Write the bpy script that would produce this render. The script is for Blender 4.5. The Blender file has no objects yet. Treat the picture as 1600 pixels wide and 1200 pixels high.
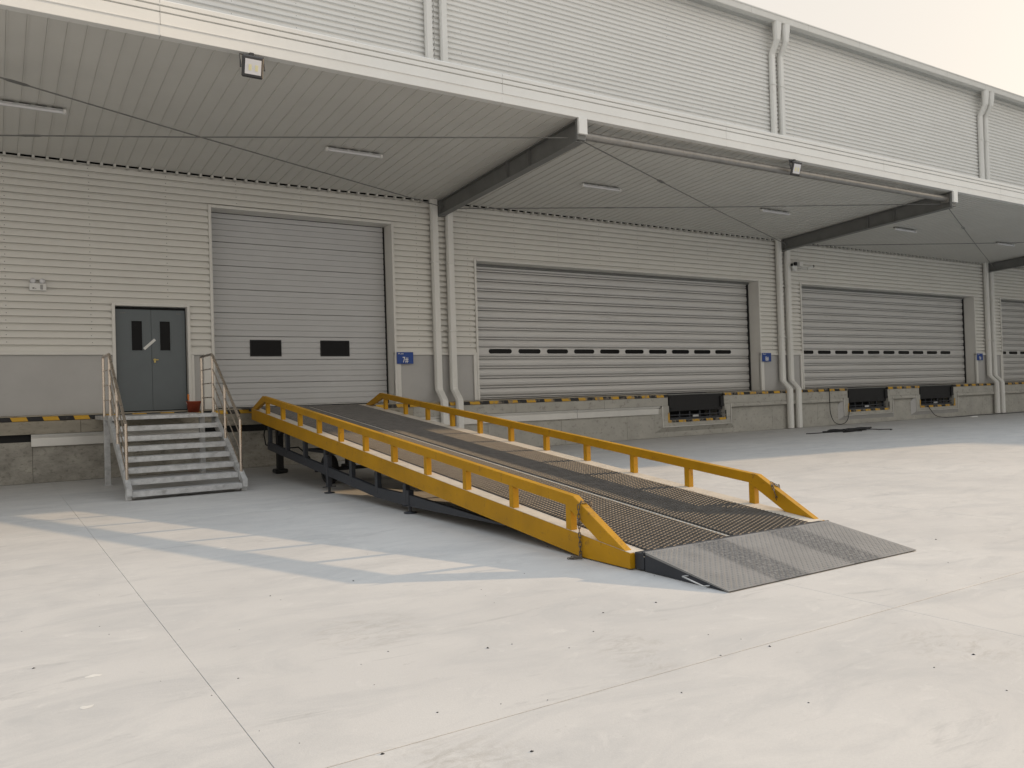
import bpy, bmesh, math, random
from mathutils import Vector, Matrix, Quaternion
random.seed(7)
C = bpy.context.scene
COL = C.collection

# ------------------------------------------------------------------ camera
cam_d = bpy.data.cameras.new("camera"); cam = bpy.data.objects.new("camera", cam_d); COL.objects.link(cam)
F = 1273.4991
vX = Vector((2800-800, 555-600, F)).normalized()      # wall direction seen from the camera (x right, y down, z forward)
vY = Vector((-10-800, 640-600, F)).normalized()
vY = (vY - vX*vX.dot(vY)).normalized()
vZ = vY.cross(vX)
if vZ.y > 0: vZ = -vZ
R3 = Matrix((vX, vY, vZ))                              # camera axes -> world
right = R3 @ Vector((1,0,0)); up = R3 @ Vector((0,-1,0)); back = R3 @ Vector((0,0,-1))
mw = Matrix((right, up, back)).transposed().to_4x4(); mw.translation = Vector((0,0,1.5))
cam.matrix_world = mw
cam_d.sensor_width = 36; cam_d.lens = 36*F/1600; cam_d.clip_start = .05; cam_d.clip_end = 3000
C.camera = cam

# ------------------------------------------------------------------ sky, sun, exposure
SUN_EL = math.radians(15.0)
ts = Vector((1, -.14, 0)).normalized()*math.cos(SUN_EL) + Vector((0,0,math.sin(SUN_EL)))
w = bpy.data.worlds.new("World"); C.world = w; w.use_nodes = True
nt = w.node_tree; nt.nodes.clear()
sky = nt.nodes.new('ShaderNodeTexSky'); sky.sky_type = 'NISHITA'; sky.sun_disc = False
sky.sun_elevation = SUN_EL; sky.sun_rotation = math.atan2(ts.x, ts.y)
sky.altitude = 0; sky.air_density = 1.0; sky.dust_density = 8.0; sky.ozone_density = 1.0
bgn = nt.nodes.new('ShaderNodeBackground'); bgn.inputs[1].default_value = .15
wo = nt.nodes.new('ShaderNodeOutputWorld')
veil = nt.nodes.new('ShaderNodeMix'); veil.data_type = 'RGBA'; veil.inputs[0].default_value = .9      # smooth dusty haze: cream at the horizon, pale blue grey overhead
tcw = nt.nodes.new('ShaderNodeTexCoord'); spw = nt.nodes.new('ShaderNodeSeparateXYZ'); nt.links.new(tcw.outputs['Generated'], spw.inputs[0])
grw = nt.nodes.new('ShaderNodeMapRange'); grw.inputs[1].default_value = .40; grw.inputs[2].default_value = .95; grw.interpolation_type = 'SMOOTHSTEP'
nt.links.new(spw.outputs['Z'], grw.inputs[0])
hz_ = nt.nodes.new('ShaderNodeMix'); hz_.data_type = 'RGBA'; nt.links.new(grw.outputs[0], hz_.inputs[0])
hz_.inputs[6].default_value = (3.5, 3.25, 2.92, 1); hz_.inputs[7].default_value = (4.9, 5.4, 5.95, 1)
nt.links.new(hz_.outputs[2], veil.inputs[7])
nt.links.new(sky.outputs[0], veil.inputs[6]); nt.links.new(veil.outputs[2], bgn.inputs[0]); nt.links.new(bgn.outputs[0], wo.inputs[0])
sd = bpy.data.lights.new("sun", 'SUN'); sun = bpy.data.objects.new("sun", sd); COL.objects.link(sun)
sd.energy = 2.8; sd.angle = math.radians(.6); sd.color = (1, .71, .42)
sun.rotation_euler = ts.to_track_quat('Z','Y').to_euler(); sun.location = (30,-8,20)
C.view_settings.view_transform = 'Standard'; C.view_settings.look = 'None'
C.view_settings.gamma = 1; C.view_settings.use_curve_mapping = False
C.view_settings.exposure = 0.78
C.render.engine = 'CYCLES'

# ------------------------------------------------------------------ materials
def mat(name, col, rough=.6, metal=0., var=.08, scale=3., bump=0., bscale=40., spec=.4, stain=None, stretch=None):
    m = bpy.data.materials.new(name); m.use_nodes = True
    n = m.node_tree.nodes; l = m.node_tree.links; b = n['Principled BSDF']
    b.inputs['Roughness'].default_value = rough; b.inputs['Metallic'].default_value = metal
    b.inputs['Specular IOR Level'].default_value = spec
    tc = n.new('ShaderNodeTexCoord'); geo = n.new('ShaderNodeNewGeometry')
    vec = geo.outputs['Position']
    if stretch:
        mp = n.new('ShaderNodeMapping'); mp.inputs['Scale'].default_value = stretch
        l.new(vec, mp.inputs[0]); vec = mp.outputs[0]
    no = n.new('ShaderNodeTexNoise'); no.inputs['Scale'].default_value = scale; no.inputs['Detail'].default_value = 6
    no.inputs['Roughness'].default_value = .62
    l.new(vec, no.inputs['Vector'])
    mx = n.new('ShaderNodeMix'); mx.data_type = 'RGBA'
    d = [max(0, c*(1-var)) for c in col]; u = [min(1, c*(1+var)) for c in col]
    rp = n.new('ShaderNodeMapRange'); rp.inputs[1].default_value = .3; rp.inputs[2].default_value = .7
    l.new(no.outputs['Fac'], rp.inputs[0]); l.new(rp.outputs[0], mx.inputs[0])
    mx.inputs[6].default_value = (*d, 1); mx.inputs[7].default_value = (*u, 1)
    out = mx.outputs[2]
    if stain:                                          # (colour, scale, threshold, softness, amount)
        sc, ss, st, sf, sa = stain
        n2 = n.new('ShaderNodeTexNoise'); n2.inputs['Scale'].default_value = ss; n2.inputs['Detail'].default_value = 8
        n2.inputs['Roughness'].default_value = .7
        l.new(vec, n2.inputs['Vector'])
        r2 = n.new('ShaderNodeMapRange'); r2.inputs[1].default_value = st; r2.inputs[2].default_value = st+sf; r2.inputs[4].default_value = sa
        l.new(n2.outputs['Fac'], r2.inputs[0])
        m2 = n.new('ShaderNodeMix'); m2.data_type = 'RGBA'; l.new(r2.outputs[0], m2.inputs[0]); l.new(out, m2.inputs[6])
        m2.inputs[7].default_value = (*sc, 1); out = m2.outputs[2]
    l.new(out, b.inputs['Base Color'])
    rr = n.new('ShaderNodeMapRange'); rr.inputs[3].default_value = max(0, rough-.08); rr.inputs[4].default_value = min(1, rough+.1)
    l.new(no.outputs['Fac'], rr.inputs[0]); l.new(rr.outputs[0], b.inputs['Roughness'])
    if bump:
        n3 = n.new('ShaderNodeTexNoise'); n3.inputs['Scale'].default_value = bscale; n3.inputs['Detail'].default_value = 4
        l.new(vec, n3.inputs['Vector'])
        bp = n.new('ShaderNodeBump'); bp.inputs['Strength'].default_value = bump; bp.inputs['Distance'].default_value = .01
        l.new(n3.outputs['Fac'], bp.inputs['Height']); l.new(bp.outputs[0], b.inputs['Normal'])
    m['out'] = 0
    return m

def nd(m, t, **k):
    x = m.node_tree.nodes.new(t)
    for a, v in k.items(): setattr(x, a, v)
    return x

def ground_mat():
    m = bpy.data.materials.new('yard_concrete'); m.use_nodes = True
    l = m.node_tree.links; b = m.node_tree.nodes['Principled BSDF']
    geo = nd(m, 'ShaderNodeNewGeometry')
    def noise(scale, det=6, rough=.6, st=(1,1,1), dist=0):
        mp = nd(m, 'ShaderNodeMapping'); mp.inputs['Scale'].default_value = st; l.new(geo.outputs['Position'], mp.inputs[0])
        t = nd(m, 'ShaderNodeTexNoise'); t.inputs['Scale'].default_value = scale; t.inputs['Detail'].default_value = det
        t.inputs['Roughness'].default_value = rough; t.inputs['Distortion'].default_value = dist
        l.new(mp.outputs[0], t.inputs['Vector']); return t.outputs['Fac']
    def rng(s, a, c, lo=0., hi=1.):
        r = nd(m, 'ShaderNodeMapRange'); r.inputs[1].default_value = a; r.inputs[2].default_value = c
        r.inputs[3].default_value = lo; r.inputs[4].default_value = hi; l.new(s, r.inputs[0]); return r.outputs[0]
    def mix(f, A, B):
        x = nd(m, 'ShaderNodeMix', data_type='RGBA'); l.new(f, x.inputs[0])
        for s, i in ((A,6),(B,7)):
            if isinstance(s, tuple): x.inputs[i].default_value = (*s, 1)
            else: l.new(s, x.inputs[i])
        return x.outputs[2]
    c = mix(rng(noise(.35, 7, .6), .35, .65), (.475,.468,.455), (.535,.527,.51))
    c = mix(rng(noise(1.1, 8, .72, (.8,1.6,1), .9), .45, .66, 0, .9), c, (.425,.425,.42))
    c = mix(rng(noise(1.7, 8, .72, (.45,1.8,1), 1.3), .585, .68, 0, .55), c, (.345,.345,.34))
    c = mix(rng(noise(3.5, 8, .7, (1,1.3,1), .8), .58, .70, 0, .55), c, (.58,.57,.55))
    c = mix(rng(noise(9, 6, .75, (.6,1.4,1)), .63, .72, 0, .40), c, (.24,.23,.22))
    c = mix(rng(noise(60, 3, .7), .35, .75, 0, .25), c, (.40,.395,.385))
    # scuffed patches of dirt left where things stood
    for (px_,py_,pr_) in ((3.15,3.75,.34),(3.0,3.40,.22),(1.5,2.9,.5),(4.6,2.6,.45),(2.0,5.0,.5)):
        dv = nd(m,'ShaderNodeVectorMath',operation='DISTANCE'); l.new(geo.outputs['Position'], dv.inputs[0]); dv.inputs[1].default_value=(px_,py_,0)
        fall = rng(dv.outputs['Value'], pr_, pr_*.35)
        k = nd(m,'ShaderNodeMath',operation='MULTIPLY'); l.new(fall,k.inputs[0]); l.new(rng(noise(7,8,.75,(.7,1.3,1),1.5), .48, .64, 0, .55), k.inputs[1])
        c = mix(k.outputs[0], c, (.33,.315,.29))
    l.new(c, b.inputs['Base Color'])
    l.new(rng(noise(2.2, 6), .3, .7, .55, .8), b.inputs['Roughness'])
    b.inputs['Specular IOR Level'].default_value = .25
    bp = nd(m, 'ShaderNodeBump'); bp.inputs['Strength'].default_value = .25; bp.inputs['Distance'].default_value = .004
    l.new(noise(90, 5, .7), bp.inputs['Height']); l.new(bp.outputs[0], b.inputs['Normal'])
    return m

def stripe_mat(name, period, skew, wear=(.56,.75,.55)):
    m = mat(name, (.5,.3,.02), .5)
    l = m.node_tree.links; b = m.node_tree.nodes['Principled BSDF']
    geo = nd(m, 'ShaderNodeNewGeometry'); sp = nd(m, 'ShaderNodeSeparateXYZ'); l.new(geo.outputs['Position'], sp.inputs[0])
    a = nd(m, 'ShaderNodeMath', operation='MULTIPLY_ADD'); l.new(sp.outputs['Z'], a.inputs[0]); a.inputs[1].default_value = skew
    l.new(sp.outputs['X'], a.inputs[2])
    d = nd(m, 'ShaderNodeMath', operation='DIVIDE'); l.new(a.outputs[0], d.inputs[0]); d.inputs[1].default_value = period
    f = nd(m, 'ShaderNodeMath', operation='FRACT'); l.new(d.outputs[0], f.inputs[0])
    g = nd(m, 'ShaderNodeMath', operation='GREATER_THAN'); l.new(f.outputs[0], g.inputs[0]); g.inputs[1].default_value = .5
    no = nd(m, 'ShaderNodeTexNoise'); no.inputs['Scale'].default_value = 9; no.inputs['Detail'].default_value = 8; l.new(geo.outputs['Position'], no.inputs['Vector'])
    x = nd(m, 'ShaderNodeMix', data_type='RGBA'); l.new(g.outputs[0], x.inputs[0])
    x.inputs[6].default_value = (.014,.014,.015,1); x.inputs[7].default_value = (.56,.32,.025,1)
    r = nd(m, 'ShaderNodeMapRange'); r.inputs[1].default_value = wear[0]; r.inputs[2].default_value = wear[1]; r.inputs[4].default_value = wear[2]; l.new(no.outputs['Fac'], r.inputs[0])
    y = nd(m, 'ShaderNodeMix', data_type='RGBA'); l.new(r.outputs[0], y.inputs[0]); l.new(x.outputs[2], y.inputs[6]); y.inputs[7].default_value = (.22,.19,.15,1)
    l.new(y.outputs[2], b.inputs['Base Color'])
    return m

def lip_mat():
    m = mat('checker_plate', (.245,.242,.236), .5, .45, .10, 5, .25, 60)
    l = m.node_tree.links; b = m.node_tree.nodes['Principled BSDF']
    old = b.inputs['Base Color'].links[0].from_socket
    geo = nd(m, 'ShaderNodeNewGeometry'); sp = nd(m, 'ShaderNodeSeparateXYZ'); l.new(geo.outputs['Position'], sp.inputs[0])
    no = nd(m, 'ShaderNodeTexNoise'); no.inputs['Scale'].default_value = 45; no.inputs['Detail'].default_value = 5; l.new(geo.outputs['Position'], no.inputs['Vector'])
    tot = None
    for cx, hw in ((5.22,.19),(6.17,.2)):
        a = nd(m,'ShaderNodeMath',operation='SUBTRACT'); l.new(sp.outputs['X'], a.inputs[0]); a.inputs[1].default_value = cx
        q = nd(m,'ShaderNodeMath',operation='ABSOLUTE'); l.new(a.outputs[0], q.inputs[0])
        r = nd(m,'ShaderNodeMapRange'); r.inputs[1].default_value = hw+.03; r.inputs[2].default_value = hw-.03; l.new(q.outputs[0], r.inputs[0])
        if tot is None: tot = r.outputs[0]
        else:
            s = nd(m,'ShaderNodeMath',operation='ADD'); l.new(tot, s.inputs[0]); l.new(r.outputs[0], s.inputs[1]); tot = s.outputs[0]
    k = nd(m,'ShaderNodeMapRange'); k.inputs[1].default_value=.38; k.inputs[2].default_value=.55; k.inputs[3].default_value=.15; k.inputs[4].default_value=.85; l.new(no.outputs['Fac'], k.inputs[0])
    p = nd(m,'ShaderNodeMath',operation='MULTIPLY'); l.new(tot, p.inputs[0]); l.new(k.outputs[0], p.inputs[1])
    x = nd(m,'ShaderNodeMix',data_type='RGBA'); l.new(p.outputs[0], x.inputs[0]); l.new(old, x.inputs[6]); x.inputs[7].default_value=(.105,.108,.112,1)
    l.new(x.outputs[2], b.inputs['Base Color'])
    return m

M = {}
M['ground'] = ground_mat()
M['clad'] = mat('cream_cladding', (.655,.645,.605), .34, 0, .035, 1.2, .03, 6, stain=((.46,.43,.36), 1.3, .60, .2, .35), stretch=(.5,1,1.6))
M['clad_up'] = mat('cream_cladding_upper', (.74,.735,.71), .45, 0, .03, 1.0, .03, 6, stain=((.62,.605,.565), 1.1, .6, .2, .35), stretch=(.5,1,1.6))  # lighter cream for the sheets above the canopy
M['trim'] = mat('cream_trim', (.66,.65,.615), .42, 0, .04, 2)
M['panel'] = mat('grey_wall_board', (.43,.425,.415), .6, 0, .05, 1.5, stain=((.28,.27,.25), 1.0, .58, .2, .4))
M['fascia'] = mat('white_fascia', (.74,.74,.715), .4, 0, .03, 1.3, stain=((.60,.59,.55), 1.2, .6, .15, .4))
M['ceil'] = mat('canopy_sheet', (.59,.585,.55), .5, 0, .04, 1.0, .03, 5)
M['roof'] = mat('canopy_roof_sheet', (.45,.45,.43), .5)
M['pipe'] = mat('downpipe_white', (.70,.695,.665), .38, 0, .04, 2, stain=((.40,.37,.31), 2.5, .62, .15, .4), stretch=(1,1,.4))
M['door_grey'] = mat('sectional_door_grey', (.51,.515,.52), .42, .0, .03, 1.5)
M['shutter'] = mat('shutter_aluminium', (.56,.555,.545), .42, .2, .05, 1.0, stain=((.30,.29,.27), 1.5, .62, .12, .4), stretch=(.4,1,2.5))
M['fire_door'] = mat('slate_door_paint', (.115,.135,.145), .4, 0, .05, 2, stain=((.08,.09,.095), 4, .66, .1, .5))
M['glass'] = mat('dark_glass', (.006,.006,.007), .12, 0, .1, 3, spec=.12)
M['black'] = mat('black_rubber', (.014,.014,.015), .7, 0, .2, 4)
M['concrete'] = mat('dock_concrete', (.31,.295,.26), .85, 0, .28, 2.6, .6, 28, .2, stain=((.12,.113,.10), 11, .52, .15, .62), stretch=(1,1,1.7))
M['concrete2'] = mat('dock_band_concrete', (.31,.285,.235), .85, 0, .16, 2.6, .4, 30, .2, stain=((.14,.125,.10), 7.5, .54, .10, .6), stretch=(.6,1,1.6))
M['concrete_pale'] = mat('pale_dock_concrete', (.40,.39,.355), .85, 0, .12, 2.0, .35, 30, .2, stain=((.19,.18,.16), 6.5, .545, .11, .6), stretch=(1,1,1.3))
M['yellow'] = mat('ramp_yellow_paint', (.405,.207,.004), .5, 0, .13, 2.2, .05, 14, .25, stain=((.17,.09,.02), 9.0, .585, .08, .6))
M['dark'] = mat('ramp_dark_frame', (.032,.035,.042), .5, .1, .15, 4)
M['steel_grey'] = mat('beam_grey_paint', (.165,.168,.162), .5, 0, .12, 3, .1, 20)
M['deckplate'] = mat('worn_deck_plate', (.50,.455,.385), .65, .1, .14, 6, .2, 40, stain=((.28,.25,.21), 6, .58, .15, .5))
M['mesh'] = mat('expanded_steel', (.115,.108,.10), .5, .3, .25, 8, .0)
M['lip'] = lip_mat()
M['galv'] = mat('galvanised_steel', (.47,.475,.475), .5, .35, .22, 7, .12, 60, stain=((.24,.235,.225), 9, .55, .15, .7))
M['tube_galv'] = mat('galvanised_tube', (.30,.29,.275), .40, .7, .22, 4, stain=((.17,.15,.125), 4, .52, .15, .6))
M['stainless'] = mat('stainless_tube', (.56,.49,.42), .26, .95, .05, 4)
M['plate'] = mat('bright_flashing', (.62,.61,.58), .34, .6, .08, 1.5)
M['hazard'] = stripe_mat('hazard_tape', .55, .42)
M['hazard_small'] = stripe_mat('hazard_tape_worn', .60, .35, (.50,.62,.8))
M['blue'] = mat('sign_blue', (.012,.055,.26), .45)
M['white'] = mat('white_plastic', (.68,.68,.66), .45, 0, .03)
M['lens'] = mat('lamp_lens', (.66,.66,.68), .2, 0, .05)
M['lamp_grey'] = mat('lamp_body', (.045,.045,.047), .5)
M['red'] = mat('bucket_red', (.32,.062,.030), .5, 0, .15, 6)
M['orange'] = mat('orange_plastic', (.62,.20,.045), .5)
M['brass'] = mat('brass', (.55,.43,.16), .35, .7)
M['rust'] = mat('chain_steel', (.13,.11,.09), .5, .7, .3, 30)
M['tyre'] = mat('tyre_rubber', (.018,.018,.019), .8, 0, .3, 8, .3, 30)
M['blockwall'] = mat('shadow_block_wall', (.50,.48,.42), .5)  # plain walls of the added shadow-casting blocks

# ------------------------------------------------------------------ mesh builder
WL = {}
class B:
    def __init__(s): s.v=[]; s.f=[]; s.sm=[]
    def add(s, vs, fs, smooth=False, T=None):
        o = len(s.v)
        for p in vs:
            p = Vector(p); s.v.append(T @ p if T is not None else p)
        for f in fs: s.f.append([o+i for i in f]); s.sm.append(smooth)
        return s
    def box(s, x0,x1,y0,y1,z0,z1, b=0., T=None):
        if b <= 0:
            vs = [(x,y,z) for z in (z0,z1) for y in (y0,y1) for x in (x0,x1)]
            return s.add(vs, [(0,2,3,1),(4,5,7,6),(0,1,5,4),(2,6,7,3),(0,4,6,2),(1,3,7,5)], T=T)
        b = min(b, (x1-x0)*.45, (y1-y0)*.45, (z1-z0)*.45)
        lo=(x0,y0,z0); hi=(x1,y1,z1); vs=[]; idx={}
        for c in range(8):
            sg=[(c>>i)&1 for i in range(3)]
            for ax in range(3):
                p=[hi[i] if sg[i] else lo[i] for i in range(3)]
                for i in range(3):
                    if i!=ax: p[i] += -b if sg[i] else b
                idx[(c,ax)]=len(vs); vs.append(p)
        fs=[]
        for ax in range(3):
            o=[i for i in range(3) if i!=ax]
            for sd_ in (0,1):
                cs=[(sd_<<ax)|(a<<o[0])|(c<<o[1]) for a,c in ((0,0),(1,0),(1,1),(0,1))]
                fs.append([idx[(c,ax)] for c in cs])
            for a in (0,1):
                for c in (0,1):
                    c0=(a<<o[0])|(c<<o[1]); c1=c0|(1<<ax)
                    fs.append([idx[(c0,o[0])],idx[(c1,o[0])],idx[(c1,o[1])],idx[(c0,o[1])]])
        for c in range(8): fs.append([idx[(c,0)],idx[(c,1)],idx[(c,2)]])
        return s.add(vs, fs, T=T)
    def prism(s, poly, axis, a0, a1, caps=True, smooth=False):
        """poly in the two other axes (in order), extruded along axis"""
        n=len(poly); vs=[]
        for a in (a0,a1):
            for p in poly:
                if axis==0: vs.append((a,p[0],p[1]))
                elif axis==1: vs.append((p[0],a,p[1]))
                else: vs.append((p[0],p[1],a))
        fs=[(i,(i+1)%n,n+(i+1)%n,n+i) for i in range(n)]
        s.add(vs, fs, smooth)
        if caps: s.add(vs, [tuple(range(n)), tuple(range(n,2*n))])
        return s
    def strip(s, prof, axis, a0, a1):
        n=len(prof); vs=[]
        for a in (a0,a1):
            for p in prof: vs.append((a,p[0],p[1]) if axis==0 else (p[0],a,p[1]))
        return s.add(vs, [(i,i+1,n+i+1,n+i) for i in range(n-1)])
    def tube(s, pts, r, n=10, caps=True, closed=False):
        pts=[Vector(p) for p in pts]; N=len(pts); rings=[]; prev=None
        for i,p in enumerate(pts):
            if closed: d=(pts[(i+1)%N]-pts[i-1])
            else: d=(pts[min(i+1,N-1)]-pts[max(i-1,0)])
            d.normalize()
            if prev is None:
                a=Vector((0,0,1)) if abs(d.z)<.9 else Vector((1,0,0)); u=d.cross(a).normalized()
            else: u=(prev-d*prev.dot(d)).normalized()
            prev=u; v=d.cross(u); rr=r[i] if isinstance(r,(list,tuple)) else r
            rings.append([p+(u*math.cos(2*math.pi*k/n)+v*math.sin(2*math.pi*k/n))*rr for k in range(n)])
        vs=[q for ring in rings for q in ring]; fs=[]
        for i in range(N if closed else N-1):
            j=(i+1)%N
            for k in range(n): fs.append((i*n+k,i*n+(k+1)%n,j*n+(k+1)%n,j*n+k))
        s.add(vs, fs, True)
        if caps and not closed: s.add(rings[0],[tuple(range(n))]); s.add(rings[-1],[tuple(range(n))])
        return s
    def cyl(s, p0, p1, r, n=16): return s.tube([p0,p1], r, n)
    def lathe(s, prof, c, n=20, ax='z'):
        vs=[]; m=len(prof)
        for k in range(n):
            a=2*math.pi*k/n
            for r,z in prof:
                if ax=='z': vs.append((c[0]+r*math.cos(a),c[1]+r*math.sin(a),c[2]+z))
                elif ax=='x': vs.append((c[0]+z,c[1]+r*math.cos(a),c[2]+r*math.sin(a)))
                else: vs.append((c[0]+r*math.cos(a),c[1]+z,c[2]+r*math.sin(a)))
        fs=[(k*m+i,((k+1)%n)*m+i,((k+1)%n)*m+i+1,k*m+i+1) for k in range(n) for i in range(m-1)]
        return s.add(vs,fs,True)
    def mesh(s, name, m, org):
        me=bpy.data.meshes.new(name); me.from_pydata([p-org for p in s.v],[],s.f)
        me.polygons.foreach_set('use_smooth', s.sm); me.materials.append(m); me.update()
        bm=bmesh.new(); bm.from_mesh(me); bmesh.ops.recalc_face_normals(bm, faces=bm.faces); bm.to_mesh(me); bm.free()
        return me
    def build(s, name, m, parent=None, org=None, **tags):
        if org is None:
            xs=[p.x for p in s.v]; ys=[p.y for p in s.v]; zs=[p.z for p in s.v]
            org=Vector(((min(xs)+max(xs))/2,(min(ys)+max(ys))/2,min(zs)))
        org=Vector(org)
        return place(name, s.mesh(name, m, org), org, parent, **tags)

def place(name, me, loc, parent=None, **tags):
    o=bpy.data.objects.new(name, me); COL.objects.link(o); loc=Vector(loc)
    WL[o]=loc.copy()
    if parent is not None: o.parent=parent; o.location=loc-WL[parent]
    else: o.location=loc
    for k,v in tags.items(): o[k]=v
    return o
def thing(name, label, cat, loc, group=None):
    o=bpy.data.objects.new(name, None); COL.objects.link(o); o.location=loc; WL[o]=Vector(loc); o.empty_display_size=.2
    o['label']=label; o['category']=cat
    if group: o['group']=group
    return o
def dup(src, delta, parent=None, label=None):
    """copy a thing with its parts and sub-parts"""
    c=src.copy(); COL.objects.link(c)
    if parent is None: c.location=src.location+Vector(delta); WL[c]=WL[src]+Vector(delta)
    else: c.parent=parent; WL[c]=WL[src]
    if label: c['label']=label
    for ch in list(src.children): dup(ch, delta, c)
    return c

# ================================================================== GROUND
g=B().box(-600,900,-600,900,-.3,-.005); ground=g.build('ground', M['ground'], org=(0,0,0), kind='structure')
XJ=[.94+4.09*k for k in range(-3,13)]; YJ=[-12.9,-4.8,3.25,11.3,18.90]
for j in range(4):
    for i in range(15):
        gp=.0013
        b=B().box(XJ[i]+gp, XJ[i+1]-gp, YJ[j]+.004, YJ[j+1]-.004, -.1, 0, .0015)
        b.build('slab', M['ground'], ground)

# ================================================================== WAREHOUSE
DW=19.15; DF=18.92; DT=1.36; X0=-14.; X1=51.8
wh=thing('warehouse','long cream corrugated metal warehouse with roller doors above a loading dock','building',(20,DW,0))
B().box(X0,X1+.1,19.80,60,0,14.2).build('wall_core', M['black'], wh)
B().prism([(18.72,14.46),(60,16.2),(60,14.2),(18.9,14.2)],0,X0,X1+.1).build('roof', M['roof'], wh)
P=.147; DEP=.065
def prof(z0,z1,y0=DW,seq=None):
    pts=[]; k=math.floor(z0/P)-1
    seq=seq or [(0,0),(.092,0),(.097,DEP),(.141,DEP)]
    full=[]
    while k*P < z1+P:
        for dz,dy in seq: full.append((k*P+dz, y0+dy))
        k+=1
    for (za,ya),(zb,yb) in zip(full,full[1:]):
        if zb<=z0 or za>=z1: continue
        a=max(za,z0); c=min(zb,z1)
        fa=ya+(yb-ya)*(a-za)/(zb-za); fc=ya+(yb-ya)*(c-za)/(zb-za)
        if not pts: pts.append((fa,a))
        pts.append((fc,c))
    return pts
UPS=[(0,0),(.068,0),(.079,.046),(.132,.046)]
def corr(x0,x1,z0,z1,m,nm='cladding_sheet',seq=None):
    return B().strip(prof(z0,z1,DW,seq),0,x0,x1).build(nm, m, wh)
bays=[X0,-3.43,10.07,23.62,37.36,X1]
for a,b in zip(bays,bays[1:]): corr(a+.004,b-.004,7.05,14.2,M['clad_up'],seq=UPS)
# openings (x0,x1,top)
doors=[(2.22,3.67,3.64),(4.24,8.66,5.93),(11.14,22.40,5.15),(24.68,36.24,5.15),(38.50,50.2,5.15)]
ZB=2.64; ZC=6.622
edges=[X0]+[e for d in doors for e in d[:2]]+[X1]
for i in range(0,len(edges),2):
    a,b=edges[i],edges[i+1]
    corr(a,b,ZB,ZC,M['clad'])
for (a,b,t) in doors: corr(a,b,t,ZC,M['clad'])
# lower grey boards, drip trims
for i in range(0,len(edges),2):
    a,b=edges[i],edges[i+1]
    B().box(a,b,DW+.035,DW+.06,DT,ZB).build('wall_board', M['panel'], wh)
    B().box(a,b,DW-.03,DW+.05,ZB-.055,ZB+.012,.006).build('drip_trim', M['trim'], wh)
# fixings on the sheets: small dark screw heads
sc=B()
def screw(x,z,y):
    r=.008; sc.add([(x-r,y,z-r),(x+r,y,z-r),(x+r,y,z+r),(x-r,y,z+r),(x,y-.006,z)],[(0,1,4),(1,2,4),(2,3,4),(3,0,4)])
k=0; x=.25
while x<45:
    zz=math.ceil(2.75/P)*P+.031
    while zz<14.0:
        inside=any(a-.1<x<b+.1 and zz<t+.1 for a,b,t in doors) or 6.5<zz<7.1
        if not inside: screw(x+random.uniform(-.01,.01),zz+.02,DW)
        zz+=P*(1 if zz<6.6 else 2)
    x+=1.52
sc.build('screw_heads', M['steel_grey'], wh, kind='stuff')
# frames and reveals round each opening
def frame(a,b,t,depth,w=.065,bottom=DT,m='trim'):
    f=B()
    f.box(a-w,a,DW-.035,DW+depth,bottom,t+w,.006); f.box(b,b+w,DW-.035,DW+depth,bottom,t+w,.006)
    f.box(a,b,DW-.035,DW+depth,t,t+w,.006)
    return f.build('door_frame', M[m], wh)
# --- sectional door
YD=19.60
a,b,t=doors[1]; frame(a,b,t,YD-DW)
sdoor=B().box(a,b,YD+.05,YD+.09,DT+.02,t).build('sectional_door', M['door_grey'], wh, label='tall pale grey sectional door with two dark windows')
pz=.55; rb=pz/4
def sect_prof(z0,z1):
    pts=[(YD+.045,z0),(YD+.04,z0+.006),(YD+.002,z0+.010),(YD,z0+.018)]
    for i in range(1,4):
        z=z0+i*rb
        if z<z1-.03: pts+=[(YD,z-.013),(YD+.024,z-.009),(YD+.024,z+.009),(YD,z+.013)]
    pts+=[(YD,z1-.014),(YD+.003,z1-.006),(YD+.045,z1)]
    return pts
for k in range(9):
    z0=1.40+pz*k; z1=min(z0+pz-.003,t-.005)
    if z1-z0>.05: B().strip(sect_prof(z0,z1),0,a+.03,b-.035).build('panel', M['door_grey'], sdoor)
B().box(a+.03,b-.035,YD-.004,YD+.04,DT+.025,1.399).build('bottom_bar', M['white'], sdoor)
B().box(a,b,YD-.01,YD+.04,DT-.01,DT+.024).build('rubber_seal', M['black'], sdoor)
for xx in (a+.001,b-.034): B().box(xx,xx+.03,YD-.03,YD+.04,DT,t).build('side_seal', M['black'], sdoor)
for x0,x1 in ((5.15,5.90),(6.87,7.63)):
    f=B(); z0,z1=2.575,2.97
    f.box(x0,x1,YD-.014,YD+.01,z0,z0+.03,.004); f.box(x0,x1,YD-.014,YD+.01,z1-.03,z1,.004)
    f.box(x0,x0+.03,YD-.014,YD+.01,z0+.03,z1-.03,.004); f.box(x1-.03,x1,YD-.014,YD+.01,z0+.03,z1-.03,.004)
    f=f.build('window', M['black'], sdoor)
    B().box(x0+.03,x1-.03,YD-.006,YD+.01,z0+.03,z1-.03).build('pane', M['glass'], wh) if False else None
    B().box(x0+.03,x1-.03,YD-.006,YD+.008,z0+.03,z1-.03).build('window_pane', M['glass'], sdoor)
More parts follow.
